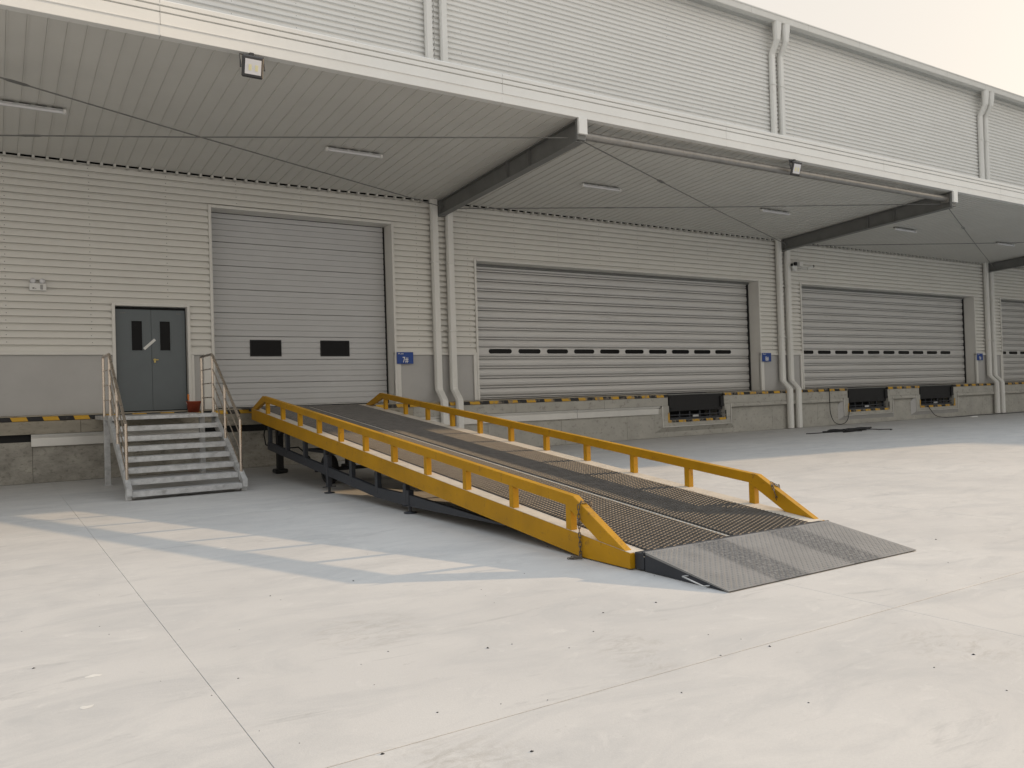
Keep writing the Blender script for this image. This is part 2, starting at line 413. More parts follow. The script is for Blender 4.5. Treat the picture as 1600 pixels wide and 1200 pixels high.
# --- roller shutters
SP=.2725; YS=19.63
def slat_prof(z0):
    return [(YS+.085,z0+.001),(YS+.08,z0+.014),(YS+.004,z0+.017),(YS-.003,z0+.026),(YS-.004,z0+.048),(YS+.004,z0+.062),(YS+.07,z0+.064),(YS+.07,z0+.078),
            (YS+.006,z0+.081),(YS-.010,z0+.108),(YS-.017,z0+.165),(YS-.010,z0+.226),(YS+.006,z0+.268),(YS+.085,z0+SP-.001)]
def capsule(x0,x1,z0,z1,y0,y1,n=6):
    r=(z1-z0)/2; zc=(z0+z1)/2; poly=[]
    for i in range(n+1):
        an=-math.pi/2+math.pi*i/n; poly.append((x1-r+r*math.cos(an), zc+r*math.sin(an)))
    for i in range(n+1):
        an=math.pi/2+math.pi*i/n; poly.append((x0+r+r*math.cos(an), zc+r*math.sin(an)))
    return B().prism([(p[0],p[1]) for p in poly],1,y0,y1)
slab_names=['wide aluminium roller shutter with ten dark vision slots left of the 8# sign','wide aluminium roller shutter with ten dark vision slots left of the 9# sign','aluminium roller shutter at the right end of the wall']
for di,(a,b,t) in enumerate(doors[2:]):
    frame(a,b,t,YS-DW+.06)
    sh=B().box(a,b,YS+.09,YS+.12,DT,t).build('roller_shutter', M['black'], wh, label=slab_names[di])
    nsl=14; xa,xb=a+.03,b-.06
    me=None
    for k in range(nsl):
        z0=1.40+SP*k
        if me is None:
            bb=B().strip(slat_prof(0),0,-(xb-xa)/2,(xb-xa)/2); me=bb.mesh('slat',M['shutter'],Vector((0,0,0)))
        place('slat', me, ((xa+xb)/2,0,z0), sh)
    B().box(xa,xb,YS-.03,YS+.05,DT+.015,1.399,.006).build('bottom_bar', M['shutter'], sh)
    B().box(xa,xb,YS-.02,YS+.05,DT-.01,DT+.014).build('rubber_seal', M['black'], sh)
    B().box(xb,b,YS-.05,YS+.05,DT,t).build('guide_rail', M['black'], sh)
    B().box(a,xa,YS-.05,YS+.05,DT,t).build('guide_rail', M['steel_grey'], sh)
    B().box(a,b,YS-.09,YS+.05,5.08,5.149,.006).build('lintel_seal', M['steel_grey'], sh)
    zc=1.40+SP*4; zs0,zs1=2.652,2.782
    first={0:11.74,1:25.10,2:39.0}[di]; pit=.995 if di==0 else 1.025
    sm=None
    B().box(xa,xb,YS-.021,YS-.0,2.628,2.806,.004).build('vision_slat', M['shutter'], sh)
    for k in range(10 if di<2 else 10):
        x0=first+pit*k
        o=capsule(x0,x0+.77,zs0,zs1,YS-.025,YS-.010) if sm is None else None
        if sm is None: sm=o.mesh('vision_slot',M['glass'],Vector((first,0,zs0)))
        place('vision_slot', sm, (x0,0,zs0), sh)
# --- double fire door
a,b,t=doors[0]; YF=19.27; frame(a,b,t,YF-DW+.08)
fd=B().box(a,b,YF+.07,YF+.1,DT,t).build('double_door', M['black'], wh, label='slate grey double door with two slim dark windows')
mid=(a+b)/2
for (x0,x1,wx0,wx1) in ((a+.02,mid-.003,2.55,2.76),(mid+.003,b-.025,3.12,3.33)):
    z0,z1=DT+.02,t-.06; wz0,wz1=2.69,3.33
    lf=B()
    for q in ((x0,wx0,z0,z1),(wx1,x1,z0,z1),(wx0,wx1,z0,wz0),(wx0,wx1,wz1,z1)): lf.box(q[0],q[1],YF,YF+.045,q[2],q[3])
    lf=lf.build('door_leaf', M['fire_door'], fd)
    wf=B(); e=.018
    wf.box(wx0-e,wx1+e,YF-.008,YF-.001,wz0-e,wz0); wf.box(wx0-e,wx1+e,YF-.008,YF-.001,wz1,wz1+e)
    wf.box(wx0-e,wx0,YF-.008,YF-.001,wz0,wz1); wf.box(wx1,wx1+e,YF-.008,YF-.001,wz0,wz1)
    wf.build('window_bead', M['fire_door'], fd)
    B().box(wx0,wx1,YF+.012,YF+.022,wz0,wz1).build('window_pane', M['glass'], fd)
    for hx in ([x0+.1] if x0<2.5 else [x1-.18]): B().box(hx,hx+.1,YF-.006,YF-.001,z1-.085,z1-.07).build('closer_arm', M['steel_grey'], fd)
h=B(); h.box(2.965,3.075,YF-.045,YF-.03,2.47,2.495,.006); h.box(2.985,3.02,YF-.03,YF-.001,2.42,2.51,.004); h.cyl((3.0,YF-.04,2.48),(3.0,YF-.001,2.48),.012,8)
h.build('handle', M['brass'], fd)
# --- plain jambs between the double door and the sectional door
B().box(4.0,4.174,DW-.02,DW+.03,DT,ZB-.056,.006).build('corner_flashing', M['trim'], wh)
B().box(3.736,3.80,DW-.02,DW+.03,DT,ZB-.056,.006).build('corner_flashing', M['trim'], wh)
for xx in (8.73,10.98,22.47,24.52,36.31,38.34):
    B().box(xx,xx+.10,DW-.02,DW+.03,DT,ZB-.056,.006).build('corner_flashing', M['trim'], wh)
# --- gutter in lengths
GY=18.70; x=X0; i=0
while x<X1-.2:
    gl=B().prism([(GY,14.22),(GY-.012,14.235),(GY-.012,14.42),(GY-.03,14.44),(GY-.03,14.475),(GY+.02,14.475),(GY+.02,14.46),(DW,14.46),(DW,14.22)],0,x+.004,x+3.0-.004)
    gl.build('gutter', M['trim'], wh); x+=3.0
B().box(X0,X1-.2,DW-.06,DW-.001,14.10,14.218).build('eaves_flashing', M['trim'], wh)
# --- downpipes, two at each column
def pipe_path():
    return [(18.78,14.22,.165,.11),(18.78,13.98,.155,.10),(18.80,13.62,.11,.085),(18.84,13.54,.108,.08),(18.99,13.28,.108,.08),(19.04,13.18,.105,.08),(19.04,1.72,.105,.08),(19.02,1.66,.105,.08),(18.80,1.44,.105,.08),(18.755,1.37,.105,.08),(18.755,.02,.105,.08)]
def downpipe(x):
    bb=B(); ring=[]; c=.35
    pts=pipe_path()
    for i,(y,z,w,d) in enumerate(pts):
        p=[(-w,-d*c),(-w*(1-c*.8),-d),(w*(1-c*.8),-d),(w,-d*c),(w,d*c),(w*(1-c*.8),d),(-w*(1-c*.8),d),(-w,d*c)]
        tilt=0
        ring.append([(x+q[0], y+q[1], z) for q in p])
    vs=[q for r in ring for q in r]; n=8
    fs=[(i*n+k,i*n+(k+1)%n,(i+1)*n+(k+1)%n,(i+1)*n+k) for i in range(len(ring)-1) for k in range(n)]
    bb.add(vs,fs); o=bb.build('downpipe', M['pipe'], wh)
    cl=B()
    for z in (12.1,9.6,7.75,5.0,3.2): 
        cl.box(x-.12,x+.12,18.945,19.15,z,z+.03,.004)
    cl.build('pipe_clamp', M['pipe'], o)
for xc in (10.07,23.62,37.36):
    for s in (-.225,.225): downpipe(xc+s)
# ================================================================== CANOPY
YE=12.9
def zc_(y): return 7.0-.056*(y-YE)
cn=thing('canopy','wide cream sheet metal canopy on grey beams over the loading dock','canopy',(20,16,6.6))
W_=.25; me=None; x=-8.
bb=B()
def pbox(bb,x0,x1,y0,y1,d0,d1):
    vs=[(xx,yy,zc_(yy)+d) for d in (d0,d1) for yy in (y0,y1) for xx in (x0,x1)]
    bb.add(vs,[(0,2,3,1),(4,5,7,6),(0,1,5,4),(2,6,7,3),(0,4,6,2),(1,3,7,5)])
pbox(bb,.0015,.2485,YE+.12,19.11,0,.03); pbox(bb,.004,.022,YE+.12,19.06,-.009,-.0); pbox(bb,.002,.05,19.06,19.18,-.06,-.0)
pme=bb.mesh('ceiling_panel',M['ceil'],Vector((0,0,0)))
while x<56: place('ceiling_panel', pme, (x,0,0), cn); x+=W_
# roof above the ceiling, falling to the front edge
B().prism([(YE+.05,7.46),(19.14,7.86),(19.14,7.0),(YE+.05,7.06)],0,-8,56).build('canopy_roof', M['roof'], cn)
# fascia lengths with folded edges
fp=[(YE+.14,6.985),(YE+.004,6.985),(YE-.004,6.99),(YE-.004,7.150),(YE-.018,7.158),(YE-.018,7.172),(YE-.004,7.18),(YE,7.335),(YE+.03,7.340),(YE+.03,7.352),(YE-.006,7.358),(YE-.006,7.43),(YE+.03,7.436),(YE+.03,7.448),(YE-.01,7.455),(YE-.01,7.52),(YE+.01,7.535),(YE+.14,7.545)]
x=-9.8
while x<56:
    B().strip(fp,0,x+.003,x+5.997).build('fascia_length', M['fascia'], cn)
    B().box(x-.012,x+.012,YE-.0060,YE-.0045,7.0,7.145).build('fascia_joint_cover', M['fascia'], cn)
    x+=6.0
# beams
def beam(xb):
    bo=lambda y: 6.55-(y-YE)*.045
    r=B()
    y0,y1=YE+.10,19.14
    def sec(x0,x1,f0,f1):
        vs=[]
        for y in (y0,y1):
            for xx,zz in ((x0,f0(y)),(x1,f0(y)),(x1,f1(y)),(x0,f1(y))): vs.append((xx,y,zz))
        r.add(vs,[(0,1,2,3),(4,7,6,5),(0,4,5,1),(1,5,6,2),(2,6,7,3),(3,7,4,0)])
    top=lambda y: zc_(y)-.03
    sec(xb-.10,xb+.10,lambda y:bo(y)-.016,bo); sec(xb-.10,xb+.10,lambda y:top(y)-.014,top); sec(xb-.006,xb+.006,bo,lambda y:top(y)-.014)
    o=r.build('canopy_beam', M['steel_grey'], cn)
    s=B()
    for y in (14.75,15.65): 
        s.box(xb-.09,xb-.007,y,y+.012,bo(y)+.002,top(y)-.016); s.box(xb+.007,xb+.09,y,y+.012,bo(y)+.002,top(y)-.016)
    s.build('stiffener', M['steel_grey'], o)
    s=B(); s.box(xb-.105,xb+.105,YE+.03,YE+.098,6.56,6.965,.004)
    s.build('end_plate', M['steel_grey'], o)
    s=B(); s.box(xb-.11,xb+.11,18.96,19.14,bo(19.)-.03,top(19.)-.0,.004); s.build('wall_bracket', M['steel_grey'], o)
    B().box(xb-.105,xb+.105,YE-.035,YE+.028,6.66,6.982,.006).build('beam_cap', M['fascia'], o)
BX=[-3.43,10.07,23.62,37.36,51.0]
for xb in BX: beam(xb)
# bracing rods with turnbuckles
def rod(p,q,tt):
    p=Vector(p);q=Vector(q); o=B().tube([p,(p+q)/2+Vector((0,0,-.03)),q],.013,8).build('brace_rod', M['steel_grey'], cn)
    d=(q-p).normalized(); c=p+(q-p)*tt+Vector((0,0,-.03*(1-abs(2*tt-1)))); s=d.cross(Vector((0,0,1))).normalized()
    t_=B()
    for sg in (-1,1): t_.tube([c-d*.22, c-d*.12+s*.04*sg, c+d*.12+s*.04*sg, c+d*.22],.009,6)
    t_.build('turnbuckle', M['steel_grey'], o)
for a,b in zip(BX,BX[1:]):
    rod((a+.12,13.25,6.70),(b-.1,18.75,6.42),.28); rod((a+.12,18.75,6.40),(b-.1,13.25,6.68),.30)
st=B().cyl((10.18,13.12,6.72),(23.5,13.12,6.80),.085,20)
st=st.build('strut_tube', M['tube_galv'], cn, label='round galvanised tube spanning two beams at the canopy edge')
fl=B()
for xx,zz in ((10.18,6.72),(23.49,6.80)): fl.box(xx,xx+.012,13.0,13.24,zz-.12,zz+.12)
fl.build('tube_flange', M['tube_galv'], st)

# ================================================================== LOADING DOCK
dk=thing('loading_dock','raised concrete loading dock with hazard striped edge along the warehouse wall','loading dock',(20,DF,0))
pits=[(17.74,20.20,.53,.36),(26.74,29.2,.53,.20),(31.36,33.8,.53,.20)]
cuts=[X0]+[e for p in pits for e in p[:2]]+[X1]
def seg(a,b,y0,y1,z0,z1,nm,m,step=None,bev=.006):
    x=a; step=step or (b-a)
    while x<b-.01:
        e=min(b,x+step)
        if b-e<.5: e=b
        B().box(x+.002,e-.002,y0,y1,z0,z1,bev).build(nm,m,dk); x=e
YBk=19.79
for i in range(0,len(cuts),2):
    a,b=cuts[i],cuts[i+1]
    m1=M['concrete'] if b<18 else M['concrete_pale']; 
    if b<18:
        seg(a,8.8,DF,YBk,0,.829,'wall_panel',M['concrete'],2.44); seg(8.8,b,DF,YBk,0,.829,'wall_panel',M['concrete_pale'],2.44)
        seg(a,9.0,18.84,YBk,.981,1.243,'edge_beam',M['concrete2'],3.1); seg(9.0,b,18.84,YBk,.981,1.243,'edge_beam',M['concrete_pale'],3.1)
    else:
        seg(a,b,DF,YBk,0,.829,'wall_panel',M['concrete_pale'],2.44)
        seg(a,b,18.84,YBk,.981,1.243,'edge_beam',M['concrete_pale'],3.1)
    if a<0: seg(a,8.9,18.82,YBk,1.244,1.328,'hazard_nosing',M['hazard'],None,.008); seg(8.9,b,18.82,YBk,1.244,1.328,'hazard_nosing',M['hazard_small'],None,.008)
    else: seg(a,b,18.82,YBk,1.244,1.328,'hazard_nosing',M['hazard_small'],None,.008)
    seg(a,b,18.835,YBk,1.3285,DT-.001,'floor_edge',M['concrete2'],None,.006)
    B().box(a,b,19.0,YBk,.829,.981).build('slot_back', M['black'], dk)  # black colour stands for the dark of the slot recess
for (p0,p1,pz0,fb) in pits:
    seg(p0,p1,DF,YBk,0,fb+.02,'wall_panel',M['concrete_pale'])
    # surround that steps down round the pit
    seg(p0-.27,p1+.27,18.80,YBk-.6,pz0-.19,pz0-.0,'pit_sill',M['concrete_pale'],None,.01)
    for (s0,s1) in ((p0-.27,p0-.002),(p1+.002,p1+.27)):
        B().box(s0,s1,18.80,18.919,pz0,.981,.01).build('pit_cheek', M['concrete_pale'], dk)
    # bevelled steel trim with mitred corners
    tr=B(); o_=.24
    i0,i1,iz=p0-.27,p1+.27,pz0-.19
    q=[(i0,18.80,iz),(i1,18.80,iz),(i1+o_,18.915,iz-o_*.72),(i0-o_,18.915,iz-o_*.72)]
    tr.add(q,[(0,1,2,3)])
    tr.add([(i0,18.80,iz),(i0-o_,18.915,iz-o_*.72),(i0-o_,18.915,.73),(i0,18.80,.98)],[(0,1,2,3)])
    tr.add([(i1,18.80,iz),(i1+o_,18.915,iz-o_*.72),(i1+o_,18.915,.73),(i1,18.80,.98)],[(0,1,2,3)])
    tr.build('pit_trim', M['concrete_pale'] if p0<20 else M['panel'], dk)  # the two farther trims get a darker grey that paints in their shade
    tl=B(); e=.012
    tl.box(i0-.03,i1+.03,18.785,18.80,iz-.025,iz+.005,.003); tl.box(i0-.03,i0,18.785,18.80,iz,.98,.003); tl.box(i1,i1+.03,18.785,18.80,iz,.98,.003)
    tl.build('trim_bead', M['plate'], dk)
    hz=B(); hz.box(p0,p1,18.79,18.799,pz0-.075,pz0-.002); hz.box(p0-.06,p0,18.79,18.799,pz0-.07,pz0+.24); hz.box(p1,p1+.06,18.79,18.799,pz0-.07,pz0+.24)
    hz.build('hazard_tape', M['hazard_small'], dk)
    B().box(p0,p1,19.70,YBk,fb,DT-.1).build('pit_back', M['black'], dk)
B().box(X0,X1,19.80,19.801,0,DT).build('dock_fill', M['black'], dk)
# bright folded flashing below the edge beam
def flash(a,b):
    f=B().prism([(18.86,.735),(18.857,.900),(18.885,.906),(18.885,.922),(18.845,.928),(18.838,.976),(18.90,.979),(18.93,.73)],0,a,b)
    f.build('metal_flashing', M['plate'], dk)
flash(.62,3.9)
for a,b in ((8.9,11.05),(11.06,14.2),(14.21,17.42)): flash(a,b)
for a,b in ((20.50,26.44),(29.5,31.06),(34.1,42),(42,51)):
    B().prism([(18.91,.83),(18.80,.86),(18.795,.90),(18.83,.98),(18.95,.98),(18.95,.83)],0,a,b).build('edge_trim', M['concrete_pale'], dk)
# ----- dock levellers
def leveller(p0,p1,label):
    t_=thing('dock_leveller',label,'dock leveller',((p0+p1)/2,19.2,.53),'dock levellers in their pits')
    B().box(p0+.03,p1-.03,18.86,19.7,1.31,1.345,.004).build('platform', M['steel_grey'], t_)
    B().box(p0+.05,p1-.05,18.865,18.90,.80,1.305,.006).build('lip_plate', M['black'], t_)
    q=B(); q.box(p0+.03,p1-.03,18.90,18.96,.535,.60); q.box(p0+.03,p1-.03,18.90,18.93,.66,.69)
    for k in range(6):
        xx=p0+.12+k*(p1-p0-.24)/5; q.box(xx-.025,xx+.025,18.93,19.0,.535,.79)
    q.build('lower_frame', M['dark'], t_)
    B().box((p0+p1)/2-.13,(p0+p1)/2+.12,18.885,18.898,.60,.66).build('name_plate', M['galv'], t_)
    for xx in (p0+.02,p1-.17): B().box(xx,xx+.15,18.80,18.864,.90,1.24,.01).build('bumper', M['black'], t_)
leveller(17.74,20.20,'black dock leveller alone in its pit under the shutter nearest the ramp')
leveller(26.74,29.2,'left of the two black dock levellers under the shutter beside the hanging cable')
leveller(31.36,33.8,'right of the two black dock levellers, nearer the 9# sign')
# unseen blocks added past the right end to throw the long yard shadow
wg=thing('shadow_block_tall','unseen tall block added right of the yard to shade the yard and upper wall','building',(66,14,0))
B().box(52,84,6.2,20,0,27.5).build('wall', M['blockwall'], wg)
B().box(51.8,84.2,6.2,20.2,27.5,27.9).build('roof', M['roof'], wg)
lw=thing('shadow_block_low','unseen low block added right of the yard to cast its shadow edge','building',(64,-8,0))
B().box(52,76,-26,6.19,0,8.8).build('wall', M['blockwall'], lw)
B().prism([(-26.3,8.8),(6.19,8.8),(-10,10.2)],0,54.5,76.2).build('roof', M['roof'], lw)

# ================================================================== YARD RAMP
XL,XR=4.45,7.0; RW=.08; S=.1045; Y0=5.24; Y1=16.94
zt=lambda y: .138+S*(y-5.224)
rp=thing('yard_ramp','long yellow mobile yard ramp with open steel mesh deck leading up to the dock','loading ramp',(5.72,10,0))
def slope_box(bb,x0,x1,y0,y1,d0,d1,floor=None):
    f=lambda y,d: max(zt(y)+d, floor) if floor is not None else zt(y)+d
    vs=[(xx,yy,f(yy,d)) for d in (d0,d1) for yy in (y0,y1) for xx in (x0,x1)]
    bb.add(vs,[(0,2,3,1),(4,5,7,6),(0,1,5,4),(2,6,7,3),(0,4,6,2),(1,3,7,5)])
def beam_poly(x0,x1):
    pts=[(Y0,.012),(5.92,.012),(Y1,zt(Y1)-.222),(Y1,zt(Y1)),(Y0,zt(Y0))]
    return B().prism(pts,0,x0,x1)
posts_y=[6.10+.98*k for k in range(11)]
for side,(x0,x1) in enumerate(((XL,XL+RW),(XR-RW,XR))):
    beam_poly(x0,x1).build('side_beam', M['yellow'], rp)
    RT=.33; TH=.105
    # handrail: low knee, long run, upper knee
    kl,ku=6.02,16.12
    path=[(5.30,zt(5.30)+.004),(kl,zt(kl)+RT),(ku,zt(ku)+RT),(16.92,zt(16.92)+.004)]
    lowp=[(5.66,zt(5.66)+.004),(kl+.12,zt(kl+.12)+RT-TH),(ku-.1,zt(ku-.1)+RT-TH),(16.66,zt(16.66)+.004)]
    n=len(path); hr=B(); c=.006
    xs=[x0+.002,x1-.002]
    vs=[]
    for xx in xs:
        for p in path+lowp: vs.append((xx,p[0],p[1]))
    m_=2*n
    fs=[]
    for i in range(n-1):
        fs.append((i,i+1,n+i+1,n+i)); fs.append((m_+i,m_+n+i,m_+n+i+1,m_+i+1))
        fs.append((i,m_+i,m_+i+1,i+1)); fs.append((n+i,n+i+1,m_+n+i+1,m_+n+i))
    fs.append((0,n,m_+n,m_)); fs.append((n-1,m_+n-1,m_+2*n-1,2*n-1))
    hr.add(vs,fs); hro=hr.build('handrail', M['yellow'], rp)
    md=hro.modifiers.new('edge','BEVEL'); md.width=.006; md.segments=2
    for y in posts_y:
        B().add([(xx,yy,zt(yy)+d) for d in (.0,RT-TH+.004) for yy in (y-.038,y+.038) for xx in (x0+.006,x1-.006)],[(0,2,3,1),(4,5,7,6),(0,1,5,4),(2,6,7,3),(0,4,6,2),(1,3,7,5)]).build('rail_post', M['yellow'], rp)
# deck edge plates, centre seam, mesh
for x0,x1 in ((XL+.005,4.615),(6.75,XR-.005)):
    bb=B(); slope_box(bb,x0,x1,5.245,Y1-.02,.0005,.005); bb.build('deck_edge_plate', M['deckplate'], rp)
bb=B(); slope_box(bb,5.605,5.668,5.2,Y1,-.03,-.001); bb.build('deck_seam', M['deckplate'], rp)
bb=B(); slope_box(bb,XL+.05,XR-.05,5.122,5.242,-.008,.003); bb.build('deck_end_plate', M['deckplate'], rp)
def grating(x0,x1,y0,y1):
    px,py=.110,.024; hgt=.022; th=.003; vs=[]; fs=[]
    ny=int((y1-y0)/(py/1)); nx=int((x1-x0)/(px/2))
    dx=(x1-x0)/nx
    for j in range(ny+1):
        yb=y0+j*py; up_=1 if j%2==0 else -1
        base=len(vs)
        for i in range(nx+1):
            y=yb+up_*(py*.47)*(1 if i%2==0 else -1); x=x0+i*dx; z=zt(y)+.006
            for (oy,oz) in ((-th,-hgt*.6),(th,-hgt*.6),(th+.004,hgt*.5),(-th+.004,hgt*.5)): vs.append((x,y+oy,z+oz))
        for i in range(nx):
            a=base+4*i
            for k in range(4):
                fs.append((a+k,a+(k+1)%4,a+4+(k+1)%4,a+4+k))
    b_=B(); b_.v=[Vector(v) for v in vs]; b_.f=fs; b_.sm=[False]*len(fs)
    return b_
grating(4.625,5.60,5.22,Y1-.02).build('deck_mesh', M['mesh'], rp, kind='stuff')
grating(5.673,6.755,5.22,Y1-.02).build('deck_mesh', M['mesh'], rp, kind='stuff')
bb=B(); slope_box(bb,XL+RW+.003,XR-RW-.003,5.30,Y1-.05,-.034,-.026); bb.build('deck_shade_plate', M['black'], rp)  # black plate added beneath the mesh to darken its openings and the underside
# cross members and stringers under the deck
y=5.7
while y<Y1:
    bb=B(); slope_box(bb,XL+RW+.002,XR-RW-.002,y,y+.05,-.125,-.035,.015); bb.build('cross_member', M['dark'], rp); y+=.49
for xx in (5.1,5.63,6.2):
    bb=B(); slope_box(bb,xx-.03,xx+.03,6.2,Y1,-.222,-.127); bb.build('deck_stringer', M['dark'], rp)
# truss under each side
for x0 in (XL+.03,XR-.09):
    x1=x0+.06
    ch=[(15.95,.705),(10.62,.252),(9.6,.242),(7.25,.138)]; lo=[(15.95,.565),(10.62,.112),(9.6,.095),(7.25,.126)]
    bb=B()
    vs=[(xx,p[0],p[1]) for xx in (x0,x1) for p in ch+lo]; n=4
    fs=[]
    for i in range(3): fs+= [(i,i+1,n+i+1,n+i),(8+i,8+n+i,8+n+i+1,8+i+1),(i,8+i,8+i+1,i+1),(n+i,n+i+1,8+n+i+1,8+n+i)]
    fs+=[(0,n,8+n,8),(3,11,15,7)]
    bb.add(vs,fs); bb.build('truss_chord', M['dark'], rp)
    for yy in (15.86,14.76,13.76,12.72,11.60,10.64,9.72):
        zc=.62-(15.86-yy)*.0862 if yy>10.6 else .13
        B().box(x0-.004,x1+.004,yy-.045,yy+.045,max(.09,zc),zt(yy)-.223,.004).build('truss_post', M['dark'], rp)
    for yy in (12.62,9.62):
        j=B(); j.box(x0-.01,x1+.01,yy-.04,yy+.04,.10,zt(yy)-.3,.004); j.cyl((x0+.03,yy,.01),(x0+.03,yy,.12),.022,10)
        j.lathe([(0,0),(.085,0),(.085,.012),(.03,.02),(0,.02)],(x0+.03,yy,.004),14)
        j.cyl((x0-.08,yy,.105),(x0+.14,yy,.105),.008,6)
        j.build('jack_leg', M['dark'], rp)
for xx in (4.98,6.47):
    hb=B(); hb.box(xx-.06,xx+.06,16.78,16.92,.10,1.05,.006); hb.box(xx-.13,xx+.13,16.72,16.98,.012,.10,.02); hb.cyl((xx,16.85,.08),(xx,16.85,.3),.045,12)
    hb.build('hydraulic_leg', M['black'], rp)
    B().add([(xx-.05,16.9,1.12),(xx+.05,16.9,1.12),(xx+.05,16.2,1.02),(xx-.05,16.2,1.02),(xx-.04,16.86,.75),(xx+.04,16.86,.75)],[(0,1,2,3),(0,3,4),(1,5,2),(2,5,4,3),(0,4,5,1)]).build('gusset', M['dark'], rp)
B().tube([(4.75,17.0,1.1),(4.72,17.05,.8),(4.74,17.0,.6),(4.9,16.7,.52),(5.2,16.3,.55),(5.3,15.9,.35)],.014,8).build('hydraulic_hose', M['black'], rp)
B().cyl((4.75,14.0,.262),(6.7,14.0,.262),.035,10).build('axle', M['dark'], rp)
for xx in (5.02,6.42):
    wl=B().lathe([(.17,-.08),(.235,-.085),(.255,-.06),(.262,0),(.255,.06),(.235,.085),(.17,.08)],(xx,14.0,.263),28,'x').build('wheel', M['tyre'], rp)
    B().lathe([(0,-.03),(.06,-.05),(.10,-.03),(.17,-.07),(.17,.07),(.10,.03),(0,.03)],(xx,14.0,.263),24,'x').build('rim', M['dark'], wl)
sp_=B(); sp_.box(4.9,5.14,13.2,14.9,.55,.60); sp_.box(6.3,6.54,13.2,14.9,.55,.60); sp_.box(4.98,5.06,13.95,14.05,.28,.55); sp_.box(6.38,6.46,13.95,14.05,.28,.55)
sp_.build('axle_bracket', M['dark'], rp)
# end frame, hinge and ground lip
B().box(XL+.045,XR-.10,5.125,5.235,.012,.150,.006).build('end_frame', M['dark'], rp)
lip=B(); lx0,lx1=4.50,6.87
lip.prism([(5.118,.166),(4.205,.012),(4.215,.003),(5.118,.146)],0,lx0,lx1)
lip=lip.build('ground_lip', M['lip'], rp, label='grey checker plate lip with two dark tyre tracks')
tk=B()
ny,nx=30,80
for j in range(ny):
    for i in range(nx):
        yy=4.235+j*(.86/ny); xx=lx0+.03+i*((lx1-lx0-.06)/nx); an=.7 if (i+j)%2 else -.7
        z=.0142+(yy-4.205)*(.154/.913)
        ca,sa=math.cos(an)*.010,math.sin(an)*.010; wx,wy=-math.sin(an)*.0026,math.cos(an)*.0026
        sl=.1687
        P_=lambda dx,dy,dz:(xx+dx,yy+dy,z+dy*sl+dz)
        tk.add([P_(-ca,-sa,-.001),P_(wx,wy,-.001),P_(ca,sa,-.001),P_(-wx,-wy,-.001),P_(0,0,.0014)],[(0,1,4),(1,2,4),(2,3,4),(3,0,4)])
tk.build('checker_tread', M['lip'], lip, kind='stuff')
for xx in (lx0+.004,lx1-.016):
    B().prism([(5.117,.145),(4.26,.004),(5.117,.004)],0,xx,xx+.012).build('lip_gusset', M['dark'], lip)
B().cyl((lx0-.015,5.122,.155),(lx1+.02,5.122,.155),.013,10).build('hinge_pin', M['dark'], lip)
for sx,s in ((lx0,-1),(lx1,1)):
    B().tube([(sx,4.62,.055),(sx+s*.06,4.62,.058),(sx+s*.06,4.40,.022),(sx,4.40,.019)],.006,8).build('handle', M['galv'], lip)
# upper bridge plate onto the dock
B().prism([(Y1-.02,zt(Y1)-.012),(Y1-.02,zt(Y1)+.002),(19.35,DT+.016),(19.35,DT+.003)],0,4.72,6.75).build('dock_lip', M['dark'], rp)
B().box(4.6,6.85,Y1-.06,Y1,1.15,1.345,.004).build('end_frame', M['dark'], rp)
for xx in (4.8,5.7,6.6): B().prism([(Y1,1.30),(18.5,1.345),(18.5,1.30),(Y1,1.12)],0,xx,xx+.012).build('lip_support', M['dark'], rp)

# ----- chains over the lower rail ends
def chain(label, pts, name='safety_chain'):
    c=thing(name,label,'chain',pts[0],'chains over the ramp rails')
    P_=[Vector(p) for p in pts]; L=.042; pos=[]; d=0
    seglen=[(b-a).length for a,b in zip(P_,P_[1:])]; tot=sum(seglen); n=int(tot/L)
    bb=B(); r=.010; ln=.017; ring=[]
    for k in range(12):
        an=2*math.pi*k/12; ring.append((math.cos(an)*r, 0, math.sin(an)*r+(ln if math.sin(an)>0 else -ln)))
    bb.tube(ring,.0042,6,closed=True); me=bb.mesh('link',M['rust'],Vector((0,0,0)))
    for k in range(n):
        s=(k+.5)*L; i=0
        while i<len(seglen)-1 and s>seglen[i]: s-=seglen[i]; i+=1
        p=P_[i]+(P_[i+1]-P_[i]).normalized()*s; dr=(P_[i+1]-P_[i]).normalized()
        o=place('link', me, p, c); q=dr.to_track_quat('Z','Y'); o.rotation_mode='QUATERNION'
        o.rotation_quaternion=q @ Quaternion((0,0,1), math.pi/4+(math.pi/2 if k%2 else 0))
zr=lambda y:.15+(y-5.30)*(zt(6.02)+.33-.15)/(6.02-5.30)
yc=5.90
chain('rusty chain hanging down the outside of the near rail end to the ground',
      [(4.56,yc-.02,.33),(4.555,yc-.01,zr(yc)+.0),(4.53,yc,zr(yc)+.018),(4.45,yc,zr(yc)+.018),(4.425,yc,zr(yc)-.02),(4.432,yc,.03),(4.42,yc-.0,.015),(4.37,yc+.06,.013),(4.33,yc+.02,.013),(4.40,yc-.06,.02),(4.415,yc-.02,.05)])
chain('rusty chain looped over the far rail end above the deck edge',
      [(6.93,5.76,.30),(6.90,5.76,.36),(6.905,5.80,zr(5.8)+.016),(6.95,5.84,zr(5.84)+.022),(7.01,5.80,zr(5.80)+.005),(7.02,5.78,.25)])

